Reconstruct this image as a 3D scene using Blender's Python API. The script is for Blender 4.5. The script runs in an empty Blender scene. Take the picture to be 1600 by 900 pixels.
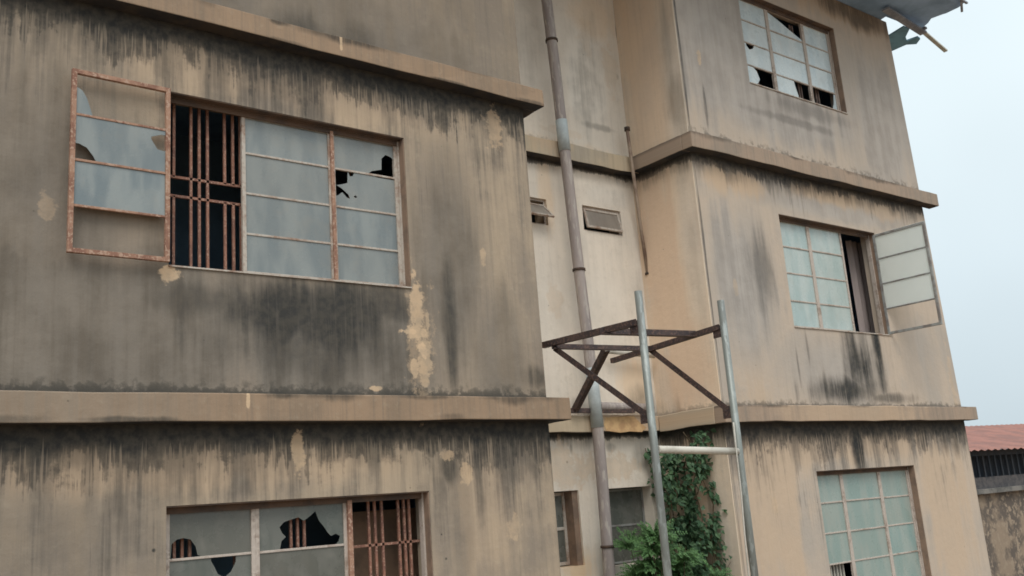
import bpy, bmesh, math, random
from mathutils import Vector, Matrix, noise as mnoise
from mathutils.geometry import tessellate_polygon
random.seed(7)
S = bpy.context.scene
C = S.collection
PI = math.pi

# ------------------------------------------------------------------ camera
F_PX = 1505.6
YAW, PIT, ROL = 0.669598, 0.223898, -0.0759072
CAM = Vector((0, -6.2, 0))
fw = Vector((math.sin(YAW)*math.cos(PIT), math.cos(YAW)*math.cos(PIT), math.sin(PIT)))
r0 = Vector((math.cos(YAW), -math.sin(YAW), 0)); u0 = r0.cross(fw)
rt = r0*math.cos(ROL) + u0*math.sin(ROL)
up = u0*math.cos(ROL) - r0*math.sin(ROL)
cam = bpy.data.objects.new('camera', bpy.data.cameras.new('camera'))
C.objects.link(cam); S.camera = cam
cam.matrix_world = Matrix(((rt.x, up.x, -fw.x, CAM.x), (rt.y, up.y, -fw.y, CAM.y), (rt.z, up.z, -fw.z, CAM.z), (0, 0, 0, 1)))
cam.data.sensor_width = 36; cam.data.lens = 36*F_PX/1600
cam.data.clip_start = .05; cam.data.clip_end = 3000

def at(px, py, Y):                       # a point of the photograph on the vertical plane y = Y
    d = rt*((px-800)/F_PX) - up*((py-450)/F_PX) + fw
    return CAM + d*((Y-CAM.y)/d.y)
def atz(px, py, Z):
    d = rt*((px-800)/F_PX) - up*((py-450)/F_PX) + fw
    return CAM + d*((Z-CAM.z)/d.z)

# ------------------------------------------------------------------ sky, sun, exposure
SUN_EL, SUN_AZ = math.radians(52), math.radians(215)   # azimuth from +y clockwise: behind the camera, a little left
w = bpy.data.worlds.new('World'); S.world = w; w.use_nodes = True
nt = w.node_tree; nt.nodes.clear()
sky = nt.nodes.new('ShaderNodeTexSky'); sky.sky_type = 'NISHITA'; sky.sun_disc = False
sky.sun_elevation = SUN_EL; sky.sun_rotation = SUN_AZ; sky.dust_density = 4.0; sky.air_density = 1.0
hs = nt.nodes.new('ShaderNodeHueSaturation'); hs.inputs['Saturation'].default_value = .45
nt.links.new(sky.outputs[0], hs.inputs['Color'])
tc = nt.nodes.new('ShaderNodeTexCoord'); sp = nt.nodes.new('ShaderNodeSeparateXYZ')
nt.links.new(tc.outputs['Generated'], sp.inputs[0])
# the cloud layer: brighter overhead, greyer blue towards the horizon
rmp = nt.nodes.new('ShaderNodeValToRGB'); rmp.color_ramp.interpolation = 'EASE'
e = rmp.color_ramp.elements; e[0].position = 0.0; e[0].color = (4.5, 5.3, 5.75, 1); e[1].position = .40; e[1].color = (6.3, 7.2, 7.5, 1)
e3 = rmp.color_ramp.elements.new(.72); e3.color = (12., 12.6, 12.8, 1)
nt.links.new(sp.outputs['Z'], rmp.inputs[0])
cn = nt.nodes.new('ShaderNodeTexNoise'); cn.inputs['Scale'].default_value = 2.2; cn.inputs['Detail'].default_value = 3
nt.links.new(tc.outputs['Generated'], cn.inputs['Vector'])
cm = nt.nodes.new('ShaderNodeMapRange'); cm.inputs['From Min'].default_value = .3; cm.inputs['From Max'].default_value = .7
cm.inputs['To Min'].default_value = .90; cm.inputs['To Max'].default_value = 1.08
nt.links.new(cn.outputs['Fac'], cm.inputs['Value'])
vm = nt.nodes.new('ShaderNodeVectorMath'); vm.operation = 'SCALE'
nt.links.new(rmp.outputs[0], vm.inputs[0]); nt.links.new(cm.outputs[0], vm.inputs['Scale'])
mx = nt.nodes.new('ShaderNodeMix'); mx.data_type = 'RGBA'; mx.inputs['Factor'].default_value = .85
nt.links.new(hs.outputs[0], mx.inputs[6]); nt.links.new(vm.outputs[0], mx.inputs[7])
bg = nt.nodes.new('ShaderNodeBackground'); bg.inputs['Strength'].default_value = .1
nt.links.new(mx.outputs[2], bg.inputs['Color'])
wo = nt.nodes.new('ShaderNodeOutputWorld'); nt.links.new(bg.outputs[0], wo.inputs[0])

sl = bpy.data.lights.new('sun', 'SUN'); sl.energy = 1.0; sl.angle = math.radians(30); sl.color = (1, .93, .84)
so = bpy.data.objects.new('sun', sl); C.objects.link(so)
sd = Vector((math.sin(SUN_AZ)*math.cos(SUN_EL), math.cos(SUN_AZ)*math.cos(SUN_EL), math.sin(SUN_EL)))
so.rotation_euler = sd.to_track_quat('Z', 'Y').to_euler(); so.location = (0, -10, 20)

S.render.engine = 'CYCLES'; S.cycles.filter_width = 1.7
vs = S.view_settings; vs.view_transform = 'Standard'; vs.look = 'None'; vs.gamma = 1; vs.use_curve_mapping = False
vs.exposure = 0.56

# ------------------------------------------------------------------ node helper
class NT:
    def __init__(s, name):
        s.m = bpy.data.materials.new(name); s.m.use_nodes = True
        s.t = s.m.node_tree; s.t.nodes.clear()
        s.out = s.n('ShaderNodeOutputMaterial')
    def n(s, typ, **kw):
        nd = s.t.nodes.new(typ)
        for k, v in kw.items(): setattr(nd, k, v)
        return nd
    def put(s, sock, v):
        if isinstance(v, bpy.types.NodeSocket): s.t.links.new(v, sock)
        elif v is not None: sock.default_value = v
    def math(s, op, a, b=None, c=None):
        nd = s.n('ShaderNodeMath', operation=op)
        s.put(nd.inputs[0], a); s.put(nd.inputs[1], b); s.put(nd.inputs[2], c)
        return nd.outputs[0]
    def vmath(s, op, a, b=None):
        nd = s.n('ShaderNodeVectorMath', operation=op)
        s.put(nd.inputs[0], a); s.put(nd.inputs[1], b)
        return nd.outputs['Value'] if op == 'LENGTH' else nd.outputs[0]
    def mr(s, v, a, b, c=0., d=1., smooth=True):
        nd = s.n('ShaderNodeMapRange'); nd.interpolation_type = 'SMOOTHSTEP' if smooth else 'LINEAR'
        for i, x in enumerate((v, a, b, c, d)): s.put(nd.inputs[i], x)
        return nd.outputs[0]
    def mix(s, f, a, b):
        nd = s.n('ShaderNodeMix', data_type='RGBA')
        s.put(nd.inputs[0], f)
        s.put(nd.inputs[6], (*a, 1) if isinstance(a, tuple) else a); s.put(nd.inputs[7], (*b, 1) if isinstance(b, tuple) else b)
        return nd.outputs[2]
    def noise(s, vec, scale, detail=4, rough=.55):
        nd = s.n('ShaderNodeTexNoise'); s.put(nd.inputs['Vector'], vec)
        nd.inputs['Scale'].default_value = scale; nd.inputs['Detail'].default_value = detail; nd.inputs['Roughness'].default_value = rough
        return nd.outputs['Fac']
    def comb(s, x, y, z):
        nd = s.n('ShaderNodeCombineXYZ')
        for i, v in enumerate((x, y, z)): s.put(nd.inputs[i], v)
        return nd.outputs[0]
    def bsdf(s, col, rough=.9, metal=0., spec=.3, bump=None, bstr=.3, bdist=.01, **kw):
        b = s.n('ShaderNodeBsdfPrincipled')
        s.put(b.inputs['Base Color'], (*col, 1) if isinstance(col, tuple) else col)
        s.put(b.inputs['Roughness'], rough); s.put(b.inputs['Metallic'], metal); s.put(b.inputs['Specular IOR Level'], spec)
        for k, v in kw.items(): s.put(b.inputs[k], v)
        if bump is not None:
            bp = s.n('ShaderNodeBump'); s.put(bp.inputs['Height'], bump)
            bp.inputs['Strength'].default_value = bstr; bp.inputs['Distance'].default_value = bdist
            s.t.links.new(bp.outputs[0], b.inputs['Normal'])
        s.t.links.new(b.outputs[0], s.out.inputs[0])
        return b

# ------------------------------------------------------------------ materials
def plaster(name, axis='X', base=(.36, .29, .21), base2=(.24, .21, .175), grey=(.20, .185, .16), shift=0., stw=.3, film=.2, gvar=.34,
            bands=(), footing=(), darks=(), lights=(), greys=(), peach=(), peachc=(.52, .385, .265), seed=0.):
    """weathered render. bands: (z of the ledge underside, solid depth, drip length, s0, s1); patches: (s, z, rs, rz, strength)"""
    n = NT(name)
    tcn = n.n('ShaderNodeTexCoord'); sep = n.n('ShaderNodeSeparateXYZ'); n.t.links.new(tcn.outputs['Object'], sep.inputs[0])
    s_, z_ = sep.outputs[axis], sep.outputs['Z']
    P = n.comb(s_, seed, z_)
    st = n.noise(n.comb(n.math('MULTIPLY', s_, 5.), seed, n.math('MULTIPLY', z_, .45)), 1., 5, .6)
    fs = n.noise(n.comb(n.math('MULTIPLY', s_, 26.), seed+3, n.math('MULTIPLY', z_, .8)), 1., 4, .7)
    bl = n.noise(P, 1.3, 6, .62)
    bl2 = n.noise(P, 3.6, 5, .6)
    fs2 = n.noise(n.comb(n.math('MULTIPLY', s_, 55.), seed+6, n.math('MULTIPLY', z_, 1.6)), 1., 3, .6)
    fi = n.noise(P, 16., 5, .6)
    gr = n.noise(P, 90., 3, .6)
    f = n.math('ADD', n.math('MULTIPLY', st, stw), n.math('MULTIPLY', bl, 1-stw))
    col = n.mix(n.mr(f, .40+shift, .60+shift), base, base2)
    # fine variation of the dirty film
    col = n.mix(n.math('MULTIPLY', n.mr(fs, .45, .68), film), col, (.13, .12, .105))
    col = n.mix(n.math('MULTIPLY', n.mr(fi, .52, .75), .22), col, (.46, .40, .31))
    wob = n.math('ADD', n.math('MULTIPLY', n.math('SUBTRACT', st, .5), 2.0), n.math('MULTIPLY', n.math('SUBTRACT', bl, .5), 1.6))
    mi = n.noise(P, 7., 5, .7)
    wob2 = n.math('ADD', n.math('MULTIPLY', n.math('SUBTRACT', fi, .5), 1.3), n.math('MULTIPLY', n.math('SUBTRACT', mi, .5), 3.2))
    def patches(lst, wb, lo, hi):
        acc = None
        for (cs, cz, rs, rz, k) in lst:
            v = n.vmath('MULTIPLY', n.vmath('SUBTRACT', P, (cs, seed, cz)), (1/rs, 0, 1/rz))
            m = n.math('MULTIPLY', n.mr(n.math('ADD', n.vmath('LENGTH', v), wb), lo, hi, 1., 0.), k)
            acc = m if acc is None else n.math('MAXIMUM', acc, m)
        return acc
    g = patches(greys, wob, .45, 1.35)
    if g is not None:
        gm = n.mr(n.math('ADD', n.math('MULTIPLY', st, .45), n.math('ADD', n.math('MULTIPLY', fs, .2), n.math('MULTIPLY', bl2, .35))), .38, .60)
        gcol = n.mix(gm, tuple(c*(1-gvar*.85) for c in grey), tuple(c*(1+gvar*1.2) for c in grey))
        col = n.mix(g, col, gcol)
    g = patches(peach, wob, .5, 1.3)
    if g is not None: col = n.mix(g, col, peachc)
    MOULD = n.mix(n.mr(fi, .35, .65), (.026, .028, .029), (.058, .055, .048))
    d_ = patches(darks, wob, .35, 1.35)
    if d_ is not None: d_ = n.math('MULTIPLY', d_, n.mr(n.math('ADD', n.math('MULTIPLY', fs, .6), n.math('MULTIPLY', bl2, .4)), .34, .52, .55, 1.))
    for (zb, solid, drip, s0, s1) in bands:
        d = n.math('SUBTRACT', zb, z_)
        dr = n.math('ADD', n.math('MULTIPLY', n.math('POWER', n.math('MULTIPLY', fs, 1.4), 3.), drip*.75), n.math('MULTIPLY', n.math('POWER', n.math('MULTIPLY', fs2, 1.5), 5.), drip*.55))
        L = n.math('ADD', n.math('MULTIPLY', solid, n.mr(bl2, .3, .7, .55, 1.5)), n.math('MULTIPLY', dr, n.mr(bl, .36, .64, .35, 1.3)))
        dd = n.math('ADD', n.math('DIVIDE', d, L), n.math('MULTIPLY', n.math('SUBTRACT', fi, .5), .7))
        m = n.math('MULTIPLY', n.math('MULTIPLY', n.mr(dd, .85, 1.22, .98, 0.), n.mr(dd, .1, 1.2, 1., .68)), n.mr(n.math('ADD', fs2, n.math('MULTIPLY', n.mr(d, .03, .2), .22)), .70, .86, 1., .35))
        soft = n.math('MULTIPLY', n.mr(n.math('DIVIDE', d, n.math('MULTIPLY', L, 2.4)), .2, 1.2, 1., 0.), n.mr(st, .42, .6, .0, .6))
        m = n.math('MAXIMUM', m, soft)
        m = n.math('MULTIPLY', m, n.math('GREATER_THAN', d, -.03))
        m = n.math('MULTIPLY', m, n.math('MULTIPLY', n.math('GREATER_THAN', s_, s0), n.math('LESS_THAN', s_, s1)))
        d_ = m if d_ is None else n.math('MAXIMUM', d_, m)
    for (zt, h, k) in footing:                     # dirt that gathers on top of a ledge
        d = n.math('SUBTRACT', z_, zt)
        m = n.math('MULTIPLY', n.mr(n.math('DIVIDE', d, n.math('MULTIPLY', h, n.mr(fi, .3, .7, .4, 1.8))), .2, 1.3, k, 0.), n.math('GREATER_THAN', d, -.02))
        d_ = m if d_ is None else n.math('MAXIMUM', d_, m)
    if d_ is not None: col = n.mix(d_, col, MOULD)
    g = patches([(a_*1., b_*1., c_*1.05, d__*1.1, e_) for a_, b_, c_, d__, e_ in lights], wob2, .7, 1.15)
    if g is not None: col = n.mix(g, col, n.mix(n.mr(mi, .4, .6), (.60, .44, .29), (.47, .36, .25)))
    # specks: nail holes and chips
    vo = n.n('ShaderNodeTexVoronoi'); n.put(vo.inputs['Vector'], P); vo.inputs['Scale'].default_value = 4.3
    col = n.mix(n.mr(vo.outputs['Distance'], .022, .032, .5, 0.), col, (.09, .08, .065))
    h = n.math('ADD', n.math('MULTIPLY', fi, .6), n.math('ADD', n.math('MULTIPLY', gr, .15), n.math('MULTIPLY', bl, 1.2)))
    n.bsdf(col, n.mr(fi, .3, .7, .82, .96), spec=.25, bump=h, bstr=.55, bdist=.012)
    return n.m

def pz(px, py, rs, rz, k=1., Y=0.):          # patch given where the stain is seen on the wall
    p = at(px, py, Y); return (p.x, p.z, rs, rz, k)

L1B, L2B = 3.475, .68
R1B, R2B = 3.45, .645
M_left = plaster('plaster_left_wing', base=(.40, .32, .235), base2=(.27, .225, .18), grey=(.132, .119, .103), shift=.0, stw=.45, film=.26,
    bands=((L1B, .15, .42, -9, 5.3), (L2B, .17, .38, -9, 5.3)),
    footing=((.865, .07, .8), (3.635, .05, .5)),
    darks=[pz(430, 485, .45, .32, .9), pz(530, 490, .4, .32, .9), pz(470, 540, .7, .2, .5), pz(600, 470, .25, .16, .7), pz(705, 520, .07, .55, .75), pz(340, 470, .4, .12, .5),
           pz(300, 30, 1.1, .1, .7), pz(470, 55, .25, .22, .6), pz(560, 70, .18, .2, .45), pz(700, 730, .09, .14, .8), pz(600, 100, .6, .05, .5),
           pz(760, 130, .12, .1, .5), pz(690, 835, .012, .012, 1), pz(697, 873, .014, .014, 1), pz(240, 860, .014, .014, 1), pz(840, 590, .15, .12, .7),
           pz(145, 725, .05, .3, .35), pz(75, 720, .04, .35, .4), pz(605, 640, .3, .1, .5), pz(80, 700, .7, .1, .5)],
    greys=[pz(60, 400, .65, 1.4, .75), pz(200, 520, 1.6, .7, .85), pz(500, 540, 1.3, .5, .9), pz(700, 420, .35, .9, .75), pz(780, 560, .3, .55, .6), pz(0, 250, .5, .8, .6),
           pz(60, 860, .9, .3, .45), pz(720, 800, .1, .5, .5), pz(500, 40, 2., .5, .6), pz(235, 850, .2, .35, .4), pz(700, 60, 1., .6, .35)],
    peach=[pz(300, 730, 1.2, .16, .5), pz(450, 140, 1.3, .22, .35), pz(760, 800, .3, .6, .25)],
    lights=[pz(652, 485, .06, .22, .8), pz(650, 520, .10, .06, .85), pz(664, 555, .07, .20, .75), pz(664, 592, .05, .07, .7), pz(658, 530, .12, .4, .35), pz(264, 431, .08, .05, .9), pz(466, 712, .04, .14, .7),
            pz(769, 200, .09, .17, .55), pz(75, 325, .05, .09, .3), pz(755, 402, .03, .07, .5), pz(803, 823, .07, .08, .45), pz(662, 548, .05, .07), pz(640, 518, .07, .02), pz(668, 500, .02, .1, .7), pz(695, 712, .06, .04, .6), pz(728, 740, .05, .07, .6),
            pz(648, 575, .03, .08, .8), pz(590, 607, .06, .015, .8)], seed=1.3)
M_right = plaster('plaster_right_wing', base=(.49, .405, .325), base2=(.41, .36, .31), gvar=.16, grey=(.34, .315, .29), shift=.03, film=.1,
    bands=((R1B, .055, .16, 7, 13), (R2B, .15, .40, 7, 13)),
    footing=((.81, .05, .7), (3.62, .09, .75)),
    darks=[pz(1350, 575, .42, .5, 1.), pz(1325, 610, .75, .2, .95), pz(1372, 560, .1, .6, 1.), pz(1385, 622, .5, .07, .7), pz(1348, 540, .12, .25, .6), pz(1190, 420, .22, .4, .5), pz(1208, 300, .03, .2, .55), pz(1343, 700, .13, .5, 1.),
           pz(1102, 165, .02, .2, .7), pz(1395, 325, .1, .12, .5), pz(1247, 570, .025, .3, .55), pz(1480, 680, .35, .2, .7), pz(1262, 545, .02, .2, .4), pz(1240, 190, .9, .05, .35), (7.432, 4.5, .016, 1.3, .8), (7.432, 2., .016, 1.6, .7), (7.432, -.6, .016, 1.3, .4), pz(1330, 20, .9, .2, .75), pz(1270, 175, .8, .1, .35)],
    greys=[pz(1160, 440, .55, .8, .9), pz(1300, 330, 1.6, .13, .7), pz(1220, 170, 1.8, .45, .9), pz(1300, 580, .9, .4, .6), pz(1120, 60, .9, 1., .85), pz(1380, 190, 1., .9, .8), pz(1440, 560, .4, .5, .3), pz(1420, 150, .4, 1.2, .4)],
    peach=[pz(1150, 285, .55, .16, .8), pz(1290, 305, .8, .12, .75), pz(1380, 330, .5, .12, .5), pz(1250, 710, 1.5, .12, .45), pz(1200, 780, .6, 1.1, .55), pz(1480, 800, .5, 1., .5), pz(1300, 690, 2.2, .25, .5), pz(1310, 15, 1.2, .2, .6)],
    lights=[pz(1092, 88, .03, .09, .6), pz(1210, 790, .05, .1, .35), pz(1488, 600, .05, .4, .35), pz(1430, 790, .03, .15, .3), pz(1150, 455, .03, .1, .3)], seed=5.1)
def qz(px, py, rs, rz, k=1.): return pz(px, py, rs, rz, k, .87)
M_recess = plaster('plaster_recess', peachc=(.74, .55, .36), base=(.76, .685, .59), base2=(.66, .605, .53), grey=(.56, .53, .48), shift=.04, film=.08,
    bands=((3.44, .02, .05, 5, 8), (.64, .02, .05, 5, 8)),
    footing=((.81, .06, .6), (3.63, .05, .5)),
    darks=[qz(1005, 640, .3, .25, .5), qz(905, 640, .2, .12, .4), qz(640+325, 120, .03, .05, .3), qz(1003, 715, .16, .12, .45), qz(940, 200, .3, .04, .4), qz(955, 700, .06, .04, .4),
           qz(892, 700, .02, .06, .5), qz(886, 722, .02, .02, .8), qz(963, 50, .012, .14, .9)],
    greys=[qz(915, 120, .4, .7, .75), qz(840, 90, .25, .6, .5), qz(1000, 480, .15, .5, .5), qz(960, 310, .4, .12, .45), qz(850, 30, .4, .5, .4), qz(905, 742, .2, .1, .4), qz(930, 480, .8, .4, .25)],
    peach=[qz(905, 885, .2, .2, .9), qz(860, 235, .35, .08, .6), qz(930, 30, .5, .25, .35), qz(905, 240, .9, .12, .35), qz(990, 600, .25, .3, .6), qz(850, 290, .1, .4, .45)],
    lights=[qz(955, 110, .12, .25, .25), qz(915, 60, .1, .2, .2), qz(870, 470, .1, .16, .25), qz(872, 205, .3, .05, .2), qz(940, 730, .6, .13, .45), qz(880, 730, .2, .2, .4)], seed=9.4)
M_side = plaster('plaster_side_of_right_wing', axis='Y', peachc=(.68, .50, .36), base=(.76, .62, .475), base2=(.66, .555, .45), grey=(.46, .42, .37), shift=.03, film=.12,
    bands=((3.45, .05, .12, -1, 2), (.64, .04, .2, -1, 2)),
    footing=((.81, .05, .5),),
    darks=[(.1, 4.1, .12, .4, .35), (.12, 4.9, .1, .6, .25), (.5, -.6, .25, .4, .3), (.3, -.2, .03, .7, .35), (.7, .7, .2, .3, .6)],
    greys=[(.1, 4.3, .2, 1., .6), (.12, 2.6, .16, .9, .45), (.2, -.5, .2, .6, .45)],
    peach=[(.6, 2.4, .3, 1.2, .7), (.45, 1.2, .4, .5, .7), (.45, -.1, .2, .8, .9), (.5, 4.5, .3, 1.2, .4), (.3, .72, .3, .12, .9)], lights=[], seed=13.)
lr = random.Random(5)
LM = [(lr.uniform(-.5, 5.2), z0+lr.uniform(-.01, .03), lr.uniform(.08, .4), lr.uniform(.02, .06), lr.uniform(.4, .8)) for z0 in (.865, 3.635) for _ in range(7)] + \
     [(lr.uniform(0, 5.2), z0+lr.uniform(-.01, .03), lr.uniform(.1, .3), lr.uniform(.015, .03), lr.uniform(.4, .7)) for z0 in (.68, 3.475) for _ in range(4)]
LR = [(lr.uniform(7.3, 12), z0+lr.uniform(-.01, .03), lr.uniform(.1, .5), lr.uniform(.02, .06), lr.uniform(.4, .8)) for z0 in (.81, 3.62) for _ in range(6)]
M_ledge = plaster('ledge_plaster', darks=LM, film=.3, stw=.5, base=(.325, .232, .158), base2=(.255, .19, .135), grey=(.2, .18, .15), shift=.03,
    greys=[pz(50, 635, 1., .3, .4)], lights=[pz(388, 628, .012, .05, .9, -.14), pz(533, 65, .012, .06, .9, -.14)], seed=17.)
M_ledge_right = plaster('ledge_plaster_right', film=.3, stw=.5, base=(.35, .265, .20), base2=(.28, .23, .185), grey=(.22, .2, .18), shift=.03, darks=LR, greys=[], seed=21.,
    peach=[pz(1330, 648, 1.2, .3, .5)])
M_ledge_recess = plaster('ledge_plaster_recess', base=(.52, .43, .31), base2=(.40, .35, .28), grey=(.3, .27, .22), shift=.05, seed=23.,
    darks=[qz(928, 228, .22, .035, .85), qz(860, 212, .03, .03, .8)], peach=[qz(975, 662, .5, .2, .9), qz(850, 220, .3, .2, .6)])

def simple(name, c1, c2, scale=6., rough=.8, metal=0., spec=.3, lo=.4, hi=.62, bstr=.25, c3=None, stretch=1.):
    n = NT(name)
    t = n.n('ShaderNodeTexCoord'); v = n.vmath('MULTIPLY', t.outputs['Object'], (1, 1, stretch))
    a = n.noise(v, scale, 5, .65); b = n.noise(v, scale*6, 3, .6)
    col = n.mix(n.mr(a, lo, hi), c1, c2)
    if c3: col = n.mix(n.mr(b, .52, .62), col, c3)
    n.bsdf(col, rough, metal, spec, bump=n.math('ADD', a, n.math('MULTIPLY', b, .3)), bstr=bstr, bdist=.004)
    return n.m
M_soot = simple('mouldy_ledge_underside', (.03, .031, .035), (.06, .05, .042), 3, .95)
M_frame_white = simple('flaking_white_frame_paint', (.46, .42, .37), (.27, .18, .135), 7, .7, lo=.46, hi=.66, c3=(.38, .31, .26))
M_frame_rust = simple('rusty_frame', (.36, .215, .15), (.23, .12, .085), 8, .8, lo=.4, hi=.6, c3=(.42, .29, .22))
M_frame_grey = simple('grey_frame_paint', (.44, .385, .34), (.28, .22, .18), 7, .75, lo=.48, hi=.68, c3=(.48, .42, .37))
M_frame_dark = simple('dark_grey_frame_paint', (.28, .29, .28), (.19, .17, .16), 9, .7)
M_grille = simple('oxide_painted_bars', (.27, .13, .09), (.17, .085, .065), 14, .7, c3=(.38, .24, .18))
M_grille_dull = simple('dull_bars', (.20, .14, .12), (.12, .09, .08), 14, .75)
M_jamb = simple('brown_jamb_paint', (.26, .18, .13), (.18, .13, .10), 5, .9)
M_reveal_header = simple('window_header_timber', (.13, .085, .06), (.08, .06, .05), 5, .9)
M_pvc = simple('weathered_grey_pipe', (.35, .305, .285), (.25, .22, .215), 5, .65, stretch=.2, c3=(.40, .36, .33), lo=.35, hi=.7)
M_pvc_beige = simple('beige_painted_pipe', (.34, .27, .21), (.20, .14, .11), 4, .8)
M_pvc_blue = simple('pale_blue_pipe_sleeve', (.42, .47, .48), (.33, .37, .38), 6, .55)
M_clamp = simple('pipe_clamp_iron', (.05, .04, .035), (.09, .06, .045), 10, .8)
M_post = simple('galvanised_green_grey_pipe', (.23, .255, .24), (.17, .18, .17), 4, .45, .25, .5, stretch=.3, c3=(.28, .31, .30), lo=.35, hi=.65)
M_angle = simple('dark_oxide_angle_iron', (.085, .06, .055), (.05, .04, .042), 8, .6, .2, c3=(.14, .09, .075))
M_white_pipe = simple('dirty_white_pipe', (.55, .53, .47), (.38, .36, .31), 6, .5, lo=.45, hi=.7)
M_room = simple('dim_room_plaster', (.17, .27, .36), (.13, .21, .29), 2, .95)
M_room_brown = simple('brown_board_inside', (.30, .20, .14), (.20, .14, .10), 3, .9)
M_curtain = simple('mauve_grey_curtain', (.33, .28, .27), (.22, .18, .17), 3, .9, stretch=.2)
M_soffit = simple('blue_grey_soffit_board', (.32, .47, .68), (.20, .31, .46), 1.6, .8, lo=.35, hi=.65)
M_teal_board = simple('teal_eave_board', (.16, .33, .44), (.12, .24, .32), 4, .8)
M_plank = simple('weathered_plank', (.30, .33, .38), (.19, .21, .25), 6, .85, stretch=1)
M_plank_pale = simple('pale_plank', (.50, .50, .44), (.36, .36, .32), 6, .85)
M_roofsheet = simple('rusty_red_roof_sheet', (.26, .125, .10), (.19, .10, .085), 1.5, .8)
M_neigh = simple('neighbour_plaster', (.27, .21, .155), (.12, .10, .085), 1.4, .95, lo=.4, hi=.55, c3=(.30, .24, .18))
M_neigh_dark = simple('neighbour_screen_and_painted_shade', (.035, .045, .06), (.055, .06, .07), 3, .85, stretch=.2)  # veranda shade put into the dark blue; the screen bars share it
M_ground = simple('laterite_ground', (.26, .18, .12), (.18, .14, .10), 1.2, .95)
M_stem = simple('vine_stem', (.12, .09, .055), (.07, .055, .035), 10, .9)
M_strand = simple('pale_strand', (.5, .48, .43), (.4, .38, .33), 8, .6)

def leafmat(name, c1, c2):
    n = NT(name)
    g = n.n('ShaderNodeNewGeometry'); t = n.n('ShaderNodeTexCoord')
    col = n.mix(g.outputs['Random Per Island'], c1, c2)
    b = n.bsdf(col, .55, 0, .35)
    tr = n.n('ShaderNodeBsdfTranslucent'); n.put(tr.inputs[0], col)
    ms = n.n('ShaderNodeMixShader'); ms.inputs[0].default_value = .25
    n.t.links.new(b.outputs[0], ms.inputs[1]); n.t.links.new(tr.outputs[0], ms.inputs[2]); n.t.links.new(ms.outputs[0], n.out.inputs[0])
    return n.m
M_vine = leafmat('vine_leaf', (.04, .095, .05), (.10, .18, .09))
M_fern = leafmat('fern_leaf', (.05, .12, .04), (.13, .25, .09))

def glassmat(name, c1, c2, rough=.3, thru=.0, var=.35):
    """old frosted pane: scatters the sky, a little dust, faint vertical runs"""
    n = NT(name)
    t = n.n('ShaderNodeTexCoord'); sp_ = n.n('ShaderNodeSeparateXYZ'); n.t.links.new(t.outputs['Object'], sp_.inputs[0])
    v = n.comb(n.math('MULTIPLY', sp_.outputs[0], 3.), sp_.outputs[1], n.math('MULTIPLY', sp_.outputs[2], .8))
    a = n.noise(v, 2.2, 4, .55); b = n.noise(t.outputs['Object'], 7, 4, .6)
    g = n.n('ShaderNodeNewGeometry')
    col = n.mix(n.mr(a, .38, .62), c1, c2)
    col = n.mix(n.math('MULTIPLY', g.outputs['Random Per Island'], var), col, (c2[0]*.84, c2[1]*.76, c2[2]*.70))
    col = n.mix(n.mr(b, .5, .8, 0, .22), col, (.30, .28, .24))
    bs = n.bsdf(col, n.mr(b, .4, .7, rough, rough+.25), 0, .6, bump=a, bstr=.12, bdist=.01)
    if thru:
        tr = n.n('ShaderNodeBsdfTranslucent'); tr.inputs[0].default_value = (.92, .95, .93, 1)
        ms = n.n('ShaderNodeMixShader'); ms.inputs[0].default_value = thru
        n.t.links.new(bs.outputs[0], ms.inputs[1]); n.t.links.new(tr.outputs[0], ms.inputs[2]); n.t.links.new(ms.outputs[0], n.out.inputs[0])
    return n.m
M_glass_left = glassmat('frosted_glass_blue_grey', (.155, .19, .205), (.245, .275, .275), .18, var=.6)
M_glass_low = glassmat('frosted_glass_dark_green', (.095, .11, .10), (.14, .148, .135), .18, var=.6)
M_glass_right = glassmat('frosted_glass_pale_teal', (.33, .44, .44), (.44, .52, .51), .25)
M_glass_top = glassmat('frosted_glass_pale', (.50, .60, .64), (.60, .68, .70), .25)
M_glass_lowr = glassmat('frosted_glass_teal', (.225, .325, .31), (.30, .365, .34), .25)
M_glass_vent = glassmat('vent_glass', (.20, .175, .155), (.26, .235, .205), .3)
M_glass_leaf = glassmat('frosted_glass_open_leaf', (.70, .76, .76), (.78, .81, .80), .3, .8, var=.1)

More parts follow.
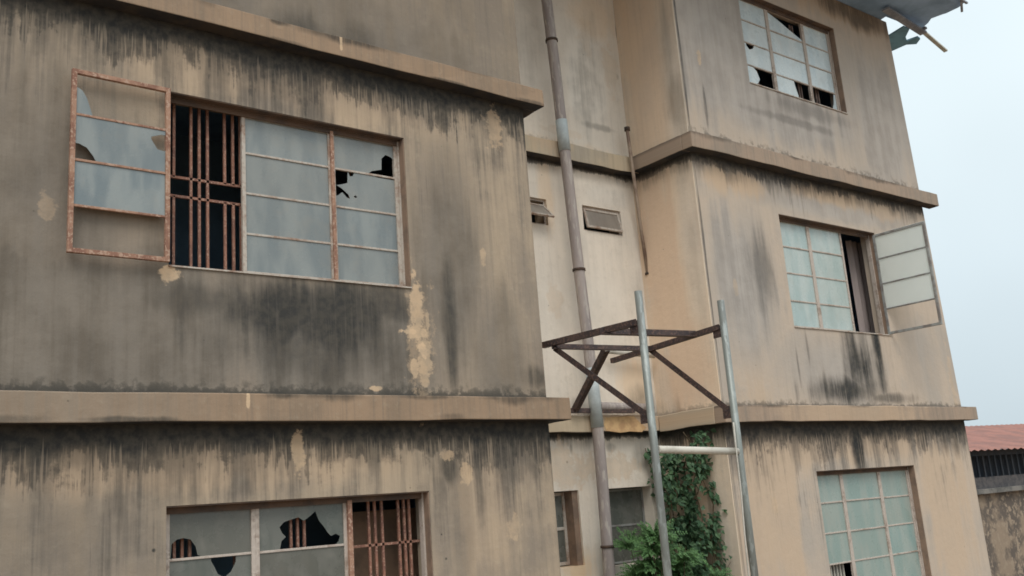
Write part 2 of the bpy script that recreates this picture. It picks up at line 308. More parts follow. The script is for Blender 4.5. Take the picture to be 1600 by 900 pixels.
# ------------------------------------------------------------------ mesh helpers
class MB:
    def __init__(s): s.b = bmesh.new()
    def box(s, x0, x1, y0, y1, z0, z1):
        v = [s.b.verts.new(p) for p in ((x0,y0,z0),(x1,y0,z0),(x1,y1,z0),(x0,y1,z0),(x0,y0,z1),(x1,y0,z1),(x1,y1,z1),(x0,y1,z1))]
        for f in ((0,3,2,1),(4,5,6,7),(0,1,5,4),(1,2,6,5),(2,3,7,6),(3,0,4,7)): s.b.faces.new([v[i] for i in f])
        return s
    def bar(s, a, b, wx, wy, updir=(0, 0, 1)):
        a = Vector(a); b = Vector(b); d = (b-a).normalized(); u = Vector(updir)
        if abs(d.dot(u)) > .95: u = Vector((0, 1, 0))
        x = d.cross(u).normalized(); y = x.cross(d)
        vs_ = []
        for p in (a, b):
            for (i, j) in ((-1,-1),(1,-1),(1,1),(-1,1)): vs_.append(s.b.verts.new(p + x*wx/2*i + y*wy/2*j))
        for f in ((3,2,1,0),(4,5,6,7),(0,1,5,4),(1,2,6,5),(2,3,7,6),(3,0,4,7)): s.b.faces.new([vs_[i] for i in f])
        return s
    def angle(s, a, b, w_, t=.006, ux=(1, 0, 0), uy=(0, 0, 1)):      # L section
        a = Vector(a); b = Vector(b); d = (b-a).normalized()
        x = Vector(ux); x = (x - d*x.dot(d)).normalized(); y = Vector(uy); y = (y - d*y.dot(d) - x*y.dot(x)).normalized()
        prof = ((0,0),(w_,0),(w_,t),(t,t),(t,w_),(0,w_))
        A = [s.b.verts.new(a+x*i+y*j) for i, j in prof]; B = [s.b.verts.new(b+x*i+y*j) for i, j in prof]
        n_ = len(prof)
        for i in range(n_): s.b.faces.new((A[i], A[(i+1)%n_], B[(i+1)%n_], B[i]))
        s.b.faces.new(A[::-1]); s.b.faces.new(B)
        return s
    def tube(s, pts, r, seg=14, cap=True, hollow=False):
        pts = [Vector(p) for p in pts]; rings = []
        rr = r if isinstance(r, (list, tuple)) else [r]*len(pts)
        prev = None
        for i, p in enumerate(pts):
            d = (pts[min(i+1, len(pts)-1)] - pts[max(i-1, 0)]).normalized()
            if prev is None: prev = Vector((1, 0, 0)) if abs(d.x) < .9 else Vector((0, 0, 1))
            x = (prev - d*prev.dot(d)).normalized(); prev = x; y = d.cross(x)
            rings.append([s.b.verts.new(p + (x*math.cos(2*PI*k/seg) + y*math.sin(2*PI*k/seg))*rr[i]) for k in range(seg)])
        for a, b in zip(rings, rings[1:]):
            for k in range(seg):
                f = s.b.faces.new((a[k], a[(k+1)%seg], b[(k+1)%seg], b[k])); f.smooth = True
        if cap: s.b.faces.new(rings[0][::-1]); s.b.faces.new(rings[-1])
        return s
    def poly(s, loops, to3, thick):
        """flat polygon (outline then holes, 2-D) given thickness; to3(u, v, w)"""
        tri = tessellate_polygon([[Vector((u, v, 0)) for u, v in lp] for lp in loops])
        flat = [p for lp in loops for p in lp]
        F = [s.b.verts.new(to3(u, v, 0)) for u, v in flat]; B = [s.b.verts.new(to3(u, v, thick)) for u, v in flat]
        for t in tri:
            try: s.b.faces.new([F[i] for i in t]); s.b.faces.new([B[i] for i in reversed(t)])
            except ValueError: pass
        o = 0
        for lp in loops:
            k = len(lp)
            for i in range(k):
                try: s.b.faces.new((F[o+i], F[o+(i+1)%k], B[o+(i+1)%k], B[o+i]))
                except ValueError: pass
            o += k
        return s
    def build(s, name, mat, parent=None, bevel=0., origin=None, rough_edge=0.):
        bmesh.ops.recalc_face_normals(s.b, faces=s.b.faces[:])
        me = bpy.data.meshes.new(name); s.b.to_mesh(me); s.b.free()
        o = bpy.data.objects.new(name, me); C.objects.link(o)
        for m in (mat if isinstance(mat, list) else [mat]): me.materials.append(m)
        if parent: o.parent = parent
        if bevel:
            md = o.modifiers.new('bevel', 'BEVEL'); md.width = bevel; md.segments = 2; md.limit_method = 'ANGLE'
        return o
def tag(o, label=None, cat=None, group=None, kind=None):
    for k, v in (('label', label), ('category', cat), ('group', group), ('kind', kind)):
        if v: o[k] = v
    return o
def empty(name): o = bpy.data.objects.new(name, None); C.objects.link(o); return o

# ------------------------------------------------------------------ ground
GZ = -2.75
g = MB(); g.box(-1500, 1500, -1500, 1500, GZ-1, GZ)
tag(g.build('ground', M_ground), kind='structure')

# ------------------------------------------------------------------ the building
B = empty('apartment_building')
tag(B, 'three storey grey-brown plastered block stained with black mould, broken windows and floor ledges', 'building')
TOP = 6.11; TH = .2

def wall(name, x0, x1, z0, z1, y, openings, mat, right_edge=None, step=.5):
    """front sheet with openings, reveals and a back sheet: a wall TH thick"""
    m = MB(); bm = m.b
    xs = sorted({x0, x1, *[o[0] for o in openings], *[o[1] for o in openings]})
    zs = sorted({z0, z1, *[o[2] for o in openings], *[o[3] for o in openings]})
    def refine(a):
        out = []
        for p, q in zip(a, a[1:]):
            k = max(1, int((q-p)/step)); out += [p+(q-p)*i/k for i in range(k)]
        return out+[a[-1]]
    X, Z = refine(xs), refine(zs); cache = {}
    def V(x, yy, z):
        k = (round(x, 5), round(yy, 5), round(z, 5))
        if k not in cache:
            xx = x + (right_edge(z) if right_edge and abs(x-x1) < 1e-6 else 0)
            cache[k] = bm.verts.new((xx, yy, z))
        return cache[k]
    inside = lambda x, z: any(o[0] < x < o[1] and o[2] < z < o[3] for o in openings)
    ok = {}
    for i in range(len(X)-1):
        for j in range(len(Z)-1):
            ok[i, j] = not inside((X[i]+X[i+1])/2, (Z[j]+Z[j+1])/2)
    for (i, j), v in ok.items():
        if not v: continue
        a, b, c, d = X[i], X[i+1], Z[j], Z[j+1]
        for yy in (y, y+TH): bm.faces.new((V(a,yy,c), V(b,yy,c), V(b,yy,d), V(a,yy,d)))
        if not ok.get((i-1, j), False): bm.faces.new((V(a,y,c), V(a,y,d), V(a,y+TH,d), V(a,y+TH,c)))
        if not ok.get((i+1, j), False): bm.faces.new((V(b,y,c), V(b,y+TH,c), V(b,y+TH,d), V(b,y,d)))
        if not ok.get((i, j-1), False): bm.faces.new((V(a,y,c), V(a,y+TH,c), V(b,y+TH,c), V(b,y,c)))
        if not ok.get((i, j+1), False): bm.faces.new((V(a,y,d), V(b,y,d), V(b,y+TH,d), V(a,y+TH,d)))
    return m.build(name, mat, B)

WL = (2.04, 3.915, 1.715, 2.965)     # x0,x1,z0,z1 of each opening
WLL = (2.035, 3.975, -1.12, .17)
WR1 = (8.56, 10.46, 4.48, 5.66)
WR2 = (8.745, 10.63, 1.67, 2.955)
WR3 = (8.77, 10.66, -1.15, .14)
XE = 5.185; XR = 7.41; XEND = 11.94; YC = .87
wall('wall', -4., XE, GZ, TOP, 0, [WL, WLL], M_left)
wall('wall', XR, XEND, GZ, TOP, 0, [WR1, WR2, WR3], M_right, right_edge=lambda z: .05 - max(0, z-.6)*.035)
V1 = (5.62, 6.125, 2.745, 3.02); V2 = (6.61, 7.165, 2.755, 3.03)
V3 = (5.70, 6.215, -.57, .12); V4 = (6.56, 7.2, -.62, .115)
wall('wall', XE-TH-.3, XR+.3, GZ, TOP, YC, [V1, V2, V3, V4], M_recess)
m = MB(); m.box(XR, XR+TH, TH+.001, YC-.001, GZ, TOP); m.build('wall', M_side, B)
# thin facing of the side return (front edge sits 2 mm inside the front wall)
m = MB(); m.box(XR-.012, XR-.001, .004, YC-.001, GZ, TOP-.01); m.build('wall', M_side, B)
m = MB(); m.box(XE-TH, XE, TH+.001, YC-.001, GZ, TOP); m.build('wall', M_side, B)
m = MB(); m.box(XEND-TH, XEND-.03, TH+.001, 9, GZ, TOP-.3); m.build('wall', M_right, B)
m = MB(); m.box(-4, -3.8, TH+.001, 9, GZ, TOP); m.build('wall', M_left, B)
m = MB(); m.box(-4, XEND-.05, 9.001, 9.2, GZ, TOP-.3); m.build('wall', M_left, B)

# floor ledges that run round both wings and the recess
def ragged(o_mb, amp):
    bm = o_mb.b
    bmesh.ops.subdivide_edges(bm, edges=[e_ for e_ in bm.edges if e_.calc_length() > .5], cuts=24, use_grid_fill=True)
    for v in bm.verts:
        q = v.co*3.1; v.co += Vector((0, mnoise.noise(q)*amp, mnoise.noise(q+Vector((9, 4, 1)))*amp + mnoise.noise(v.co*11)*amp*.5))
def ledge(x0, x1, y0, y1, z0, z1, mat, amp=.009):
    m = MB(); m.box(x0, x1, y0, y1, z0, z1); ragged(m, amp)
    bmesh.ops.recalc_face_normals(m.b, faces=m.b.faces[:])
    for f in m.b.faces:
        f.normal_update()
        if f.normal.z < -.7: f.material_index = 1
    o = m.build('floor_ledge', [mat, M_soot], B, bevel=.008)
    return o
PJ = .14
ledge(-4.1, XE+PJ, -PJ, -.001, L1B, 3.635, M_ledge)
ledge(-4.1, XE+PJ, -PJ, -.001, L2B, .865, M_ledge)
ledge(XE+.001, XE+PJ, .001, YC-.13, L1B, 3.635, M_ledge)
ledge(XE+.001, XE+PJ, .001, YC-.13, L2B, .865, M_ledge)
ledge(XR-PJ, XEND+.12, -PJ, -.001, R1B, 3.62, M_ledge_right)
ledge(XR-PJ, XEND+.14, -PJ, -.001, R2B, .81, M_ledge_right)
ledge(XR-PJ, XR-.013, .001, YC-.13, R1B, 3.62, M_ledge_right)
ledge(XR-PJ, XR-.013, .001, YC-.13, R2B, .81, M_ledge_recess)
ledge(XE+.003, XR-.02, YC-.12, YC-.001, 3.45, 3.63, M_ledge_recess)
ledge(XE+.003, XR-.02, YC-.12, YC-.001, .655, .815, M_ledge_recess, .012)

# ---- rooms behind the openings
def room(x0, x1, z0, z1, y0=TH+.0, y1=1.5, mat=M_room):
    m = MB(); bm = m.b
    v = [bm.verts.new(p) for p in ((x0,y0,z0),(x1,y0,z0),(x1,y1,z0),(x0,y1,z0),(x0,y0,z1),(x1,y0,z1),(x1,y1,z1),(x0,y1,z1))]
    for f in ((0,3,2,1),(4,5,6,7),(1,2,6,5),(2,3,7,6),(3,0,4,7)): bm.faces.new([v[i] for i in f])
    return m.build('room', mat, B)
room(.6, 4.6, .9, 3.3); room(.6, 4.6, -1.9, .6)
room(8.0, 11.2, 3.8, 5.95); room(8.0, 11.2, .9, 3.4); room(8.0, 11.2, -1.9, .6)
room(5.3, 6.3, .9, 3.3, YC+TH, 2.); room(6.4, 7.5, .9, 3.3, YC+TH, 2.); room(5.3, 6.3, -1.9, .6, YC+TH, 2.); room(6.4, 7.5, -1.9, .6, YC+TH, 2.)

# ---- windows
FULL = [[(0,0),(1,0),(1,1),(0,1)]]
def jag(pts, amp=.02, k=3):
    """break up a crack line"""
    out = []
    for a, b in zip(pts, pts[1:]+pts[:1]):
        out.append(a)
    return out
def panes(mb, x0, x1, z0, z1, y, rows, spec, inset=.012, to3=None):
    """spec: per row from the top: None (missing) or a list of polygons (each: loops) in unit pane coordinates"""
    h = (z1-z0)/rows
    for r_ in range(rows):
        sp_ = spec[r_]
        if sp_ is None: continue
        a0, a1 = x0+inset, x1-inset; b1 = z1-h*r_-inset; b0 = z1-h*(r_+1)+inset
        tilt = random.uniform(-.002, .002)
        for loops in sp_:
            def T(u, v, t, a0=a0, a1=a1, b0=b0, b1=b1):
                p = (a0+(a1-a0)*u, y+t+tilt*v, b0+(b1-b0)*v)
                return to3(*p) if to3 else p
            mb.poly(loops, T, .004)
def frame(mb, x0, x1, z0, z1, y, rows, outer=.03, barh=.016, depth=.03, to3=None):
    def bx(a, b, c, d, e_, f_):
        i0 = len(mb.b.verts); mb.box(a, b, c, d, e_, f_)
        if to3:
            mb.b.verts.ensure_lookup_table()
            for v in mb.b.verts[i0:]: v.co = Vector(to3(*v.co))
    j = lambda: random.uniform(-.003, .003)
    bx(x0, x0+outer, y, y+depth, z0, z1); bx(x1-outer, x1, y, y+depth, z0, z1)
    bx(x0+outer, x1-outer, y+.001, y+depth-.001, z1-outer, z1); bx(x0+outer, x1-outer, y+.001, y+depth-.001, z0, z0+outer)
    h = (z1-z0)/rows
    for k in range(1, rows):
        z = z0+h*k+j(); bx(x0+outer, x1-outer, y+.004, y+depth-.006, z-barh/2, z+barh/2)
ALL4 = [[FULL]]*4

def window(op, cols, y=.085, rows=4, fmat=M_frame_white, gmat=M_glass_left, bars=None, label=None, header=True, outer=.028):
    """cols: list of (x0, x1, spec or 'gap')"""
    x0, x1, z0, z1 = op
    w_ = MB()
    o_ = .022
    w_.box(x0+.001, x0+o_, y-.012, y+.04, z0+.001, z1-.001); w_.box(x1-o_, x1-.001, y-.012, y+.04, z0+.001, z1-.001)
    w_.box(x0+o_, x1-o_, y-.011, y+.039, z1-o_, z1-.001); w_.box(x0+o_, x1-o_, y-.011, y+.039, z0+.001, z0+o_)
    win = w_.build('window', fmat, B, bevel=.002)
    if label: win['label'] = label
    fr = MB(); gl = MB()
    for (a, b, sp_) in cols:
        if sp_ == 'gap':
            continue
        frame(fr, a, b, z0+.018, z1-.018, y, rows, outer=outer)
        panes(gl, a+outer, b-outer, z0+.018, z1-.018, y+.013, rows, sp_, inset=-.006)
    fr.build('frame', fmat, win, bevel=.002)
    gl.build('glass', gmat, win)
    s_ = MB(); s_.box(x0+.002, x1-.002, -.012, y-.013, z0+.001, z0+.012); s_.build('sill', M_frame_white if fmat != M_grille else M_ledge, win)
    hd = MB(); hd.box(x0+.003, x1-.010, .004, y-.014, z1-.008, z1-.0015); hd.build('head_liner', M_reveal_header, win)
    hd = MB(); hd.box(x0+.023, x1-.023, y-.013, y-.002, z1-.048, z1-.009); hd.build('head_board', M_reveal_header, win)
    hd = MB(); hd.box(x1-.008, x1-.0015, .004, y-.014, z0+.014, z1-.009); hd.build('jamb_liner', M_jamb, win)
    if bars:
        bm_ = MB(); yb = y+.085
        for (xa, za, xb, zb, t) in bars: bm_.bar((xa, yb, za), (xb, yb, zb), t, t, (0, 1, 0))
        bm_.build('grille', bars_mat, win)
    return win

bars_mat = M_grille
def X_(px, py, Y=.17): return at(px, py, Y).x
def Z_(px, py, Y=.17): return at(px, py, Y).z
# left wing, middle floor
zt, zb = WL[3]-.01, WL[2]+.01
zh1, zh2 = Z_(322, 284), Z_(322, 313)
bars = []
for px in (271, 376, 364, 351): x = X_(px, 300); bars += [(x, zt, x, zh1, .018), (x, zh2, x, zb, .018)]
for px in (298, 311, 324): x = X_(px, 300); bars.append((x, zt, x, zb, .018))
xa, xb = X_(262, 300), X_(384, 300)
bars += [(xa, zh1, xb, zh1, .018), (xa, zh2, xb, zh2, .018)]
for k in range(3):                                # the same grille goes on behind the glass
    for q in (0, .05, .10): x = 2.78+k*.36+q; bars.append((x, zt, x, zb, .018))
bars += [(xb, zh1, 3.9, zh1, .018), (xb, zh2, 3.9, zh2, .018)]
hole_top = [[(0,0.04),(.30,.0),(.42,.03),(.52,.0),(.62,.12),(.70,.16),(.78,.20),(.79,.50),(.86,.62),(.95,.58),(1,.5),(1,1),(0,1)]]
hole_2 = [[(.0,0),(1,0),(1,.93),(.72,.93),(.5,.99),(.33,.98),(.30,.86),(.25,.84),(.22,.98),(.21,.66),(.12,.60),(.03,.56),(.11,.50),(.22,.36),(.24,.26),(.19,.28),(.12,.40),(.05,.30),(0,.28)],
          [(.30,.33),(.33,.30),(.36,.33),(.33,.37)]]
XG1, XG2, XG3 = at(387, 300, .085).x-.0, at(520, 300, .085).x, WL[1]-.022
XG0 = at(383, 300, .085).x-.02
wl = window(WL, [(XG0, XG2, ALL4), (XG2, XG3, [[hole_top], [hole_2], [FULL], [FULL]])], bars=bars, fmat=M_frame_white)
m = MB(); m.box(XG2-.014, XG2+.012, .068, .10, WL[2]+.03, WL[3]-.03); m.build('mullion', M_frame_rust, wl)
# left wing, ground floor
bars = []
for px in (549, 577, 587, 598, 624, 633, 641, 658): x = X_(px, 850); bars.append((x, .15, x, -1.1, .018))
zc = Z_(600, 850); bars += [(X_(545, 853), zc, X_(659, 846), zc, .018)]
for k in range(3):
    for q in (0, .05, .10): x = 2.14+k*.40+q; bars.append((x, .15, x, -1.1, .018))
h1 = [[(0,0),(.0,.06),(.05,.36),(.14,.42),(.23,.41),(.31,.30),(.34,.10),(.42,.02),(.44,0),(1,0),(1,1),(0,1)]]
h1 = [[(.44,.0),(1,0),(1,1),(0,1),(0,.02),(.03,.05),(.04,.32),(.10,.40),(.18,.42),(.26,.38),(.32,.24),(.34,.08),(.40,.03)]]
h1b = [[(0,0),(1,0),(1,1),(.80,1),(.80,.84),(.74,.66),(.66,.56),(.58,.64),(.54,.78),(.50,.9),(.50,1),(0,1)]]
h2 = [[(0,0),(.24,.02),(.26,.2),(.31,.28),(.27,.36),(.24,.48),(.29,.58),(.37,.62),(.46,.66),(.52,.58),(.56,.62),(.62,.70),(.66,.76),(.70,.56),(.76,.42),(.80,.3),(.84,.22),(.9,.26),(.95,.20),(.93,.1),(.90,.04),(1,0),(1,1),(0,1)]]
a_ = at(400, 880, .085).x; b_ = at(545, 880, .085).x
wll = window(WLL, [(WLL[0]+.022, a_, [[h1], [h1b], [FULL], [FULL]]), (a_, b_, [[h2], [FULL], [FULL], [FULL]])], bars=bars, gmat=M_glass_low, fmat=M_frame_grey)
m = MB(); m.box(3.62, 4.58, .55, .59, -1.8, .06); m.build('wooden_board', M_room_brown, B)
m = MB(); m.box(b_-.005, b_+.028, .06, .10, WLL[2]+.03, WLL[3]-.03); m.build('mullion', M_frame_rust, wll)
# right wing, top floor
t1 = [[(0,0),(1,0),(1,1),(.5,1),(.42,.80),(.30,.72),(.22,.84),(.2,1),(0,1)]]
t4a = [[(0,.0),(.18,.1),(.40,.22),(.52,.5),(.45,.8),(.3,1),(0,1)]]
t4b = [[(0,0),(.58,.0),(.62,.3),(.58,.6),(.55,.8),(.54,1),(0,1)]]
t1b = [[(0,0),(1,0),(1,.12),(.6,.42),(.3,.66),(0,.85)]]  # edge of a dark diagonal reflection, shaped as missing glass
t4c = [[(.72,0),(1,0),(1,1),(.94,1),(.88,.5)]]
c1, c2 = at(1207, 90, .085).x, at(1262, 100, .085).x
bars = [(x, 5.6, x, 4.5, .018) for x in (8.9, 8.95, 9.35, 9.4, 9.75, 9.8, 10.1, 10.15)]
bars_mat = M_grille_dull
window(WR1, [(WR1[0]+.022, c1, [[FULL], [FULL], [t1], [t4a]]), (c1, c2, [[t1b], [FULL], [FULL], [t4b]]), (c2, WR1[1]-.022, [[FULL], [FULL], [FULL], [t4c]])],
       gmat=M_glass_top, fmat=M_frame_grey, bars=bars)
# right wing, middle floor
c1, c2 = at(1274, 440, .085).x, at(1325, 440, .085).x
window(WR2, [(WR2[0]+.022, c1, ALL4), (c1, c2, ALL4)], gmat=M_glass_right, fmat=M_frame_grey)
m = MB()
xs = [c2+.12+i*.02 for i in range(28)]
cur = bmesh.new(); cv = []
for i in range(30):
    x = c2+.52+i*.02; yy = .36+.025*math.sin(i*1.1)+.01*math.sin(i*2.7)
    cv.append((cur.verts.new((x, yy, 1.5)), cur.verts.new((x, yy, 2.95))))
for a, b in zip(cv, cv[1:]):
    f = cur.faces.new((a[0], b[0], b[1], a[1])); f.smooth = True
m.b = cur; m.build('curtain', M_curtain, B)
# right wing, ground floor
c1, c2 = at(1327, 830, .085).x, at(1387, 830, .085).x
bars = [(8.85+.055*k, .1, 8.85+.055*k, -1.1, .018) for k in range(8)]
bars_mat = M_white_pipe
window(WR3, [(WR3[0]+.022, c1, [[FULL], [FULL], [FULL], None]), (c1, c2, ALL4), (c2, WR3[1]-.022, ALL4)], gmat=M_glass_lowr, fmat=M_frame_grey, bars=bars)

# open casements
def casement(hx, hy, hz0, hz1, width, ang, specs, fmat, gmat, label, rows=4, outer=.03, sign=1):
    """hinged at (hx, hy); the leaf runs from the hinge in direction ang (0 = +x)"""
    ca, sa = math.cos(ang), math.sin(ang)
    def to3(x, y, z): return Vector((hx + x*ca - y*sa, hy + x*sa + y*ca, z))
    f = MB(); frame(f, 0, width, hz0, hz1, -.015, rows, outer=outer, to3=to3)
    o = f.build('open_casement', fmat, B, bevel=.002); o['label'] = label
    g_ = MB(); panes(g_, outer, width-outer, hz0, hz1, -.002, rows, specs, inset=-.005, to3=to3); g_.build('glass', gmat, o)
    return o
# folded right back against the wall, hinged on the left jamb; leaf runs towards -x
lw = at(265, 270, -.055).x - at(107, 270, -.055).x
top_sh = [[(1,0),(1,.62),(.93,.55),(.88,.40),(.82,.06),(.81,0)]]
sh2 = [[(0,0),(.76,0),(.80,.14),(.87,.3),(.95,.36),(1,.36),(1,1),(0,1),(0,.86),(.06,.86),(.17,.78),(.17,.72),(.1,.52),(.03,.5),(0,.52)]]
casement(at(265, 270, -.055).x, -.055, at(180, 402, -.055).z, at(180, 122, -.055).z, lw, PI+.02,
         [[top_sh], [sh2], [FULL], None], M_frame_rust, M_glass_left, 'rusty casement folded back against the wall, bottom pane gone')
casement(10.63, .03, 1.69, 2.93, .66, -PI/2+.06, [[FULL], [FULL], [FULL], None], M_frame_dark, M_glass_leaf, 'grey casement standing open at right angles to the wall')
# the jamb liner seen inside the open gap
# vents of the recess
def vent(op, ang, mat, label):
    x0, x1, z0, z1 = op; y = YC+.03
    f = MB(); t = .02
    f.box(x0, x0+t, y, y+.03, z0, z1); f.box(x1-t, x1, y, y+.03, z0, z1); f.box(x0+t, x1-t, y, y+.03, z1-t, z1); f.box(x0+t, x1-t, y, y+.03, z0, z0+t)
    wv = f.build('vent_window', M_frame_grey, B); wv['label'] = label
    L = z1-z0-.05; ca, sa = math.cos(ang), math.sin(ang); zt_ = z1-.07 if ang > .3 else z1-.03
    s_ = MB(); 
    def Tq(u, v, w_): return Vector((x0+.025+(x1-x0-.05)*u, y - sa*L*v - ca*w_, zt_ - ca*L*v + sa*w_))
    s_.poly([[(0,0),(1,0),(1,1),(0,1)], [(.05,.1),(.95,.1),(.95,.9),(.05,.9)]], Tq, .02); s_.build('sash', M_frame_white, wv)
    g_ = MB(); g_.poly([[(.04,.08),(.96,.08),(.96,.92),(.04,.92)]], lambda u, v, w_: Tq(u, v, w_+.008), .004); g_.build('glass', mat, wv)
vent(V1, .75, M_glass_vent, 'small vent with its top-hung pane propped wide open')
vent(V2, .22, M_glass_vent, 'small vent with its pane slightly ajar')
# ground floor windows of the recess
f = MB(); x0, x1, z0, z1 = V3; y = YC+.13
frame(f, x0, x1-.07, z0+.01, z1-.01, y, 2, outer=.03, barh=.03); w3 = f.build('window', M_frame_white, B, bevel=.002)
g_ = MB(); panes(g_, x0+.03, x1-.10, z0+.01, z1-.01, y+.012, 2, [[FULL], [FULL]], inset=-.005); g_.build('glass', M_glass_low, w3)
f = MB(); f.box(x1-.069, x1-.002, y-.11, y+.04, z0+.002, z1-.002); f.build('jamb_liner', M_jamb, w3)
f = MB(); x0, x1, z0, z1 = V4
frame(f, x0, x1, z0+.01, z1-.01, y, 2, outer=.02, barh=.02); w4 = f.build('window', M_frame_dark, B, bevel=.002)
g_ = MB(); panes(g_, x0+.02, x1-.02, z0+.01, z1-.01, y+.012, 2, [[FULL], [FULL]], inset=-.005); g_.build('glass', M_glass_low, w4)

# ---- drainpipe with sleeve, collars and branch
dp = MB(); yp = .68
path = [(6.30, yp, 6.0), (6.31, yp, 5.3), (6.345, yp, 4.5), (6.37, yp, 3.72), (6.395, yp, 3.0), (6.42, yp, 2.3), (6.45, yp, 1.6), (6.475, yp, .9), (6.47, yp, .2), (6.455, yp, -.57), (6.45, yp, GZ)]
# the photo's points were read on y=.8; move each towards the camera line
path = [(CAM.x + (x-CAM.x)*(yp+6.2)/7.0, yp, z*(yp+6.2)/7.0 if z > GZ else z) for x, y_, z in path]
drain = dp.tube(path, .056, 20).build('drainpipe', M_pvc, B)
def on_pipe(z):
    for a, b in zip(path, path[1:]):
        if b[2] <= z <= a[2]:
            t = (a[2]-z)/(a[2]-b[2]); return Vector(a).lerp(Vector(b), t)
def zpipe(px, py): return at(px, py, yp).z
for (za, zb_, mt, rr, nm) in ((zpipe(876, 188), zpipe(880, 236), M_pvc_blue, .061, 'pipe_sleeve'), (zpipe(920, 575), zpipe(930, 668), M_pvc_blue, .061, 'pipe_sleeve')):
    MB().tube([on_pipe(za), on_pipe(zb_)], rr, 20).build(nm, mt, drain)
for (px, py) in ((860, 63), (898, 421), (948, 854)):
    p = on_pipe(zpipe(px, py)); MB().tube([p+Vector((0,0,.012)), p-Vector((0,0,.012))], .066, 20).build('pipe_clamp', M_clamp, drain)
p0 = at(936, 633, .70); MB().tube([(p0.x, .70, .90), (7.15, .70, .885)], .042, 16).build('branch_pipe', M_pvc, drain)
a_, b_ = at(948, 548, .76), at(1022, 556, .76)
MB().tube([a_, b_], .028, 14).build('branch_pipe', M_white_pipe, drain)
tp = [at(980, 203, .72), at(988, 260, .68), at(999, 340, .76), at(1012, 428, .80)]
thin = MB().tube([tp[0]+Vector((0, 0, .02))]+tp, .019, 12).build('waste_pipe', M_pvc_beige, B)
MB().tube([tp[0]+Vector((0, 0, -.01)), tp[0]+Vector((0, 0, .03))], .032, 12).build('pipe_cap', M_clamp, thin)
MB().tube([tp[-1]+Vector((0, 0, -.01)), tp[-1]+Vector((0, 0, .012))], .03, 12).build('pipe_cap', M_clamp, thin)
# exposed broken block on the lower recess ledge
m = MB()
pts = [at(x, y_, .742) for x, y_ in ((946, 652), (990, 650), (1000, 660), (1010, 668), (1003, 675), (985, 674), (970, 676), (948, 673), (944, 664))]
bot = [m.b.verts.new(p) for p in pts]; top_ = [m.b.verts.new(p+Vector((0, .012, 0))) for p in pts]
m.b.faces.new(bot); m.b.faces.new(top_[::-1])
for i in range(len(pts)): j = (i+1) % len(pts); m.b.faces.new((bot[i], bot[j], top_[j], top_[i]))
M_expo = simple('exposed_yellow_render', (.62, .42, .22), (.48, .30, .16), 9, .95, bstr=.6)
m.build('broken_render', M_expo, B)

# ---- roof, soffit and its broken eave
ZS = 6.12
outl = [(1000, -330), (1520, -90), (1508, 2), (1503, 8), (1497, 12), (1478, 21), (1474, 22), (1455, 29), (1450, 36), (1442, 43), (1432, 46), (1420, 40), (1384, 26)]
e1 = [atz(px, py, ZS) for px, py in outl[1:]]
poly = [Vector((-4.4, -1.05, ZS)), Vector((11.75, -1.05, ZS))] + [p for p in e1 if p.y > -1.04 and p.y < 0.05] + [Vector((11.75, .3, ZS)), Vector((-4.4, .3, ZS))]
roof = MB(); roof.poly([[(p.x, p.y) for p in poly]], lambda u, v, w_: Vector((u, v, ZS+w_)), .03)
rf = roof.build('soffit', M_soffit, B)
m = MB(); bm = m.b                                           # corrugated pitched sheet above
for i in range(0, 330):
    x = -4.5 + i*.05
    zz = .018*math.sin(i*PI/2*.9)
    bm.verts.new((x, -1.08, ZS+.06+zz)); bm.verts.new((x, 4.6, ZS+1.6+zz)); bm.verts.new((x, 10.2, ZS+.06+zz))
bm.verts.ensure_lookup_table()
for i in range(329):
    a = i*3
    bm.faces.new([bm.verts[k] for k in (a, a+3, a+4, a+1)]); bm.faces.new([bm.verts[k] for k in (a+1, a+4, a+5, a+2)])
m.build('roof', M_roofsheet, B)
m = MB(); m.box(-4.4, 11.7, -1.075, -1.045, ZS-.05, ZS+.07); m.build('fascia_board', M_teal_board, B)
def pl(pts, Z, mat, nm, th=.02):
    q = [atz(px, py, Z) for px, py in pts]; m = MB()
    m.poly([[(p.x, p.y) for p in q]], lambda u, v, w_: Vector((u, v, Z+w_)), th); return m.build(nm, mat, B)
pl([(1386, 58), (1412, 42), (1421, 46), (1415, 58), (1417, 64), (1434, 58), (1438, 61), (1432, 69), (1416, 70), (1389, 82)], 6.0, M_teal_board, 'eave_board')
a_, b_ = atz(1383, 14, 6.07), atz(1443, 52, 5.97); 
MB().bar(a_, b_, .10, .03).build('broken_rafter', M_plank, B, bevel=.003)
a_, b_ = atz(1436, 44, 6.04), atz(1478, 80, 5.86)
MB().bar(a_, b_, .055, .025).build('hanging_batten', M_plank_pale, B, bevel=.003)
a_, b_ = atz(1432, 50, 6.0), atz(1447, 43, 6.0); MB().bar(a_, b_, .05, .03).build('hanging_batten', M_plank, B)
a_, b_ = atz(1502, 2, 6.08), atz(1503, 18, 6.04); MB().bar(a_, b_, .03, .02).build('hanging_batten', M_plank, B)
a_, b_ = atz(1500, -2, 6.09), atz(1511, 5, 6.08); MB().bar(a_, b_, .03, .02).build('hanging_batten', M_plank, B)

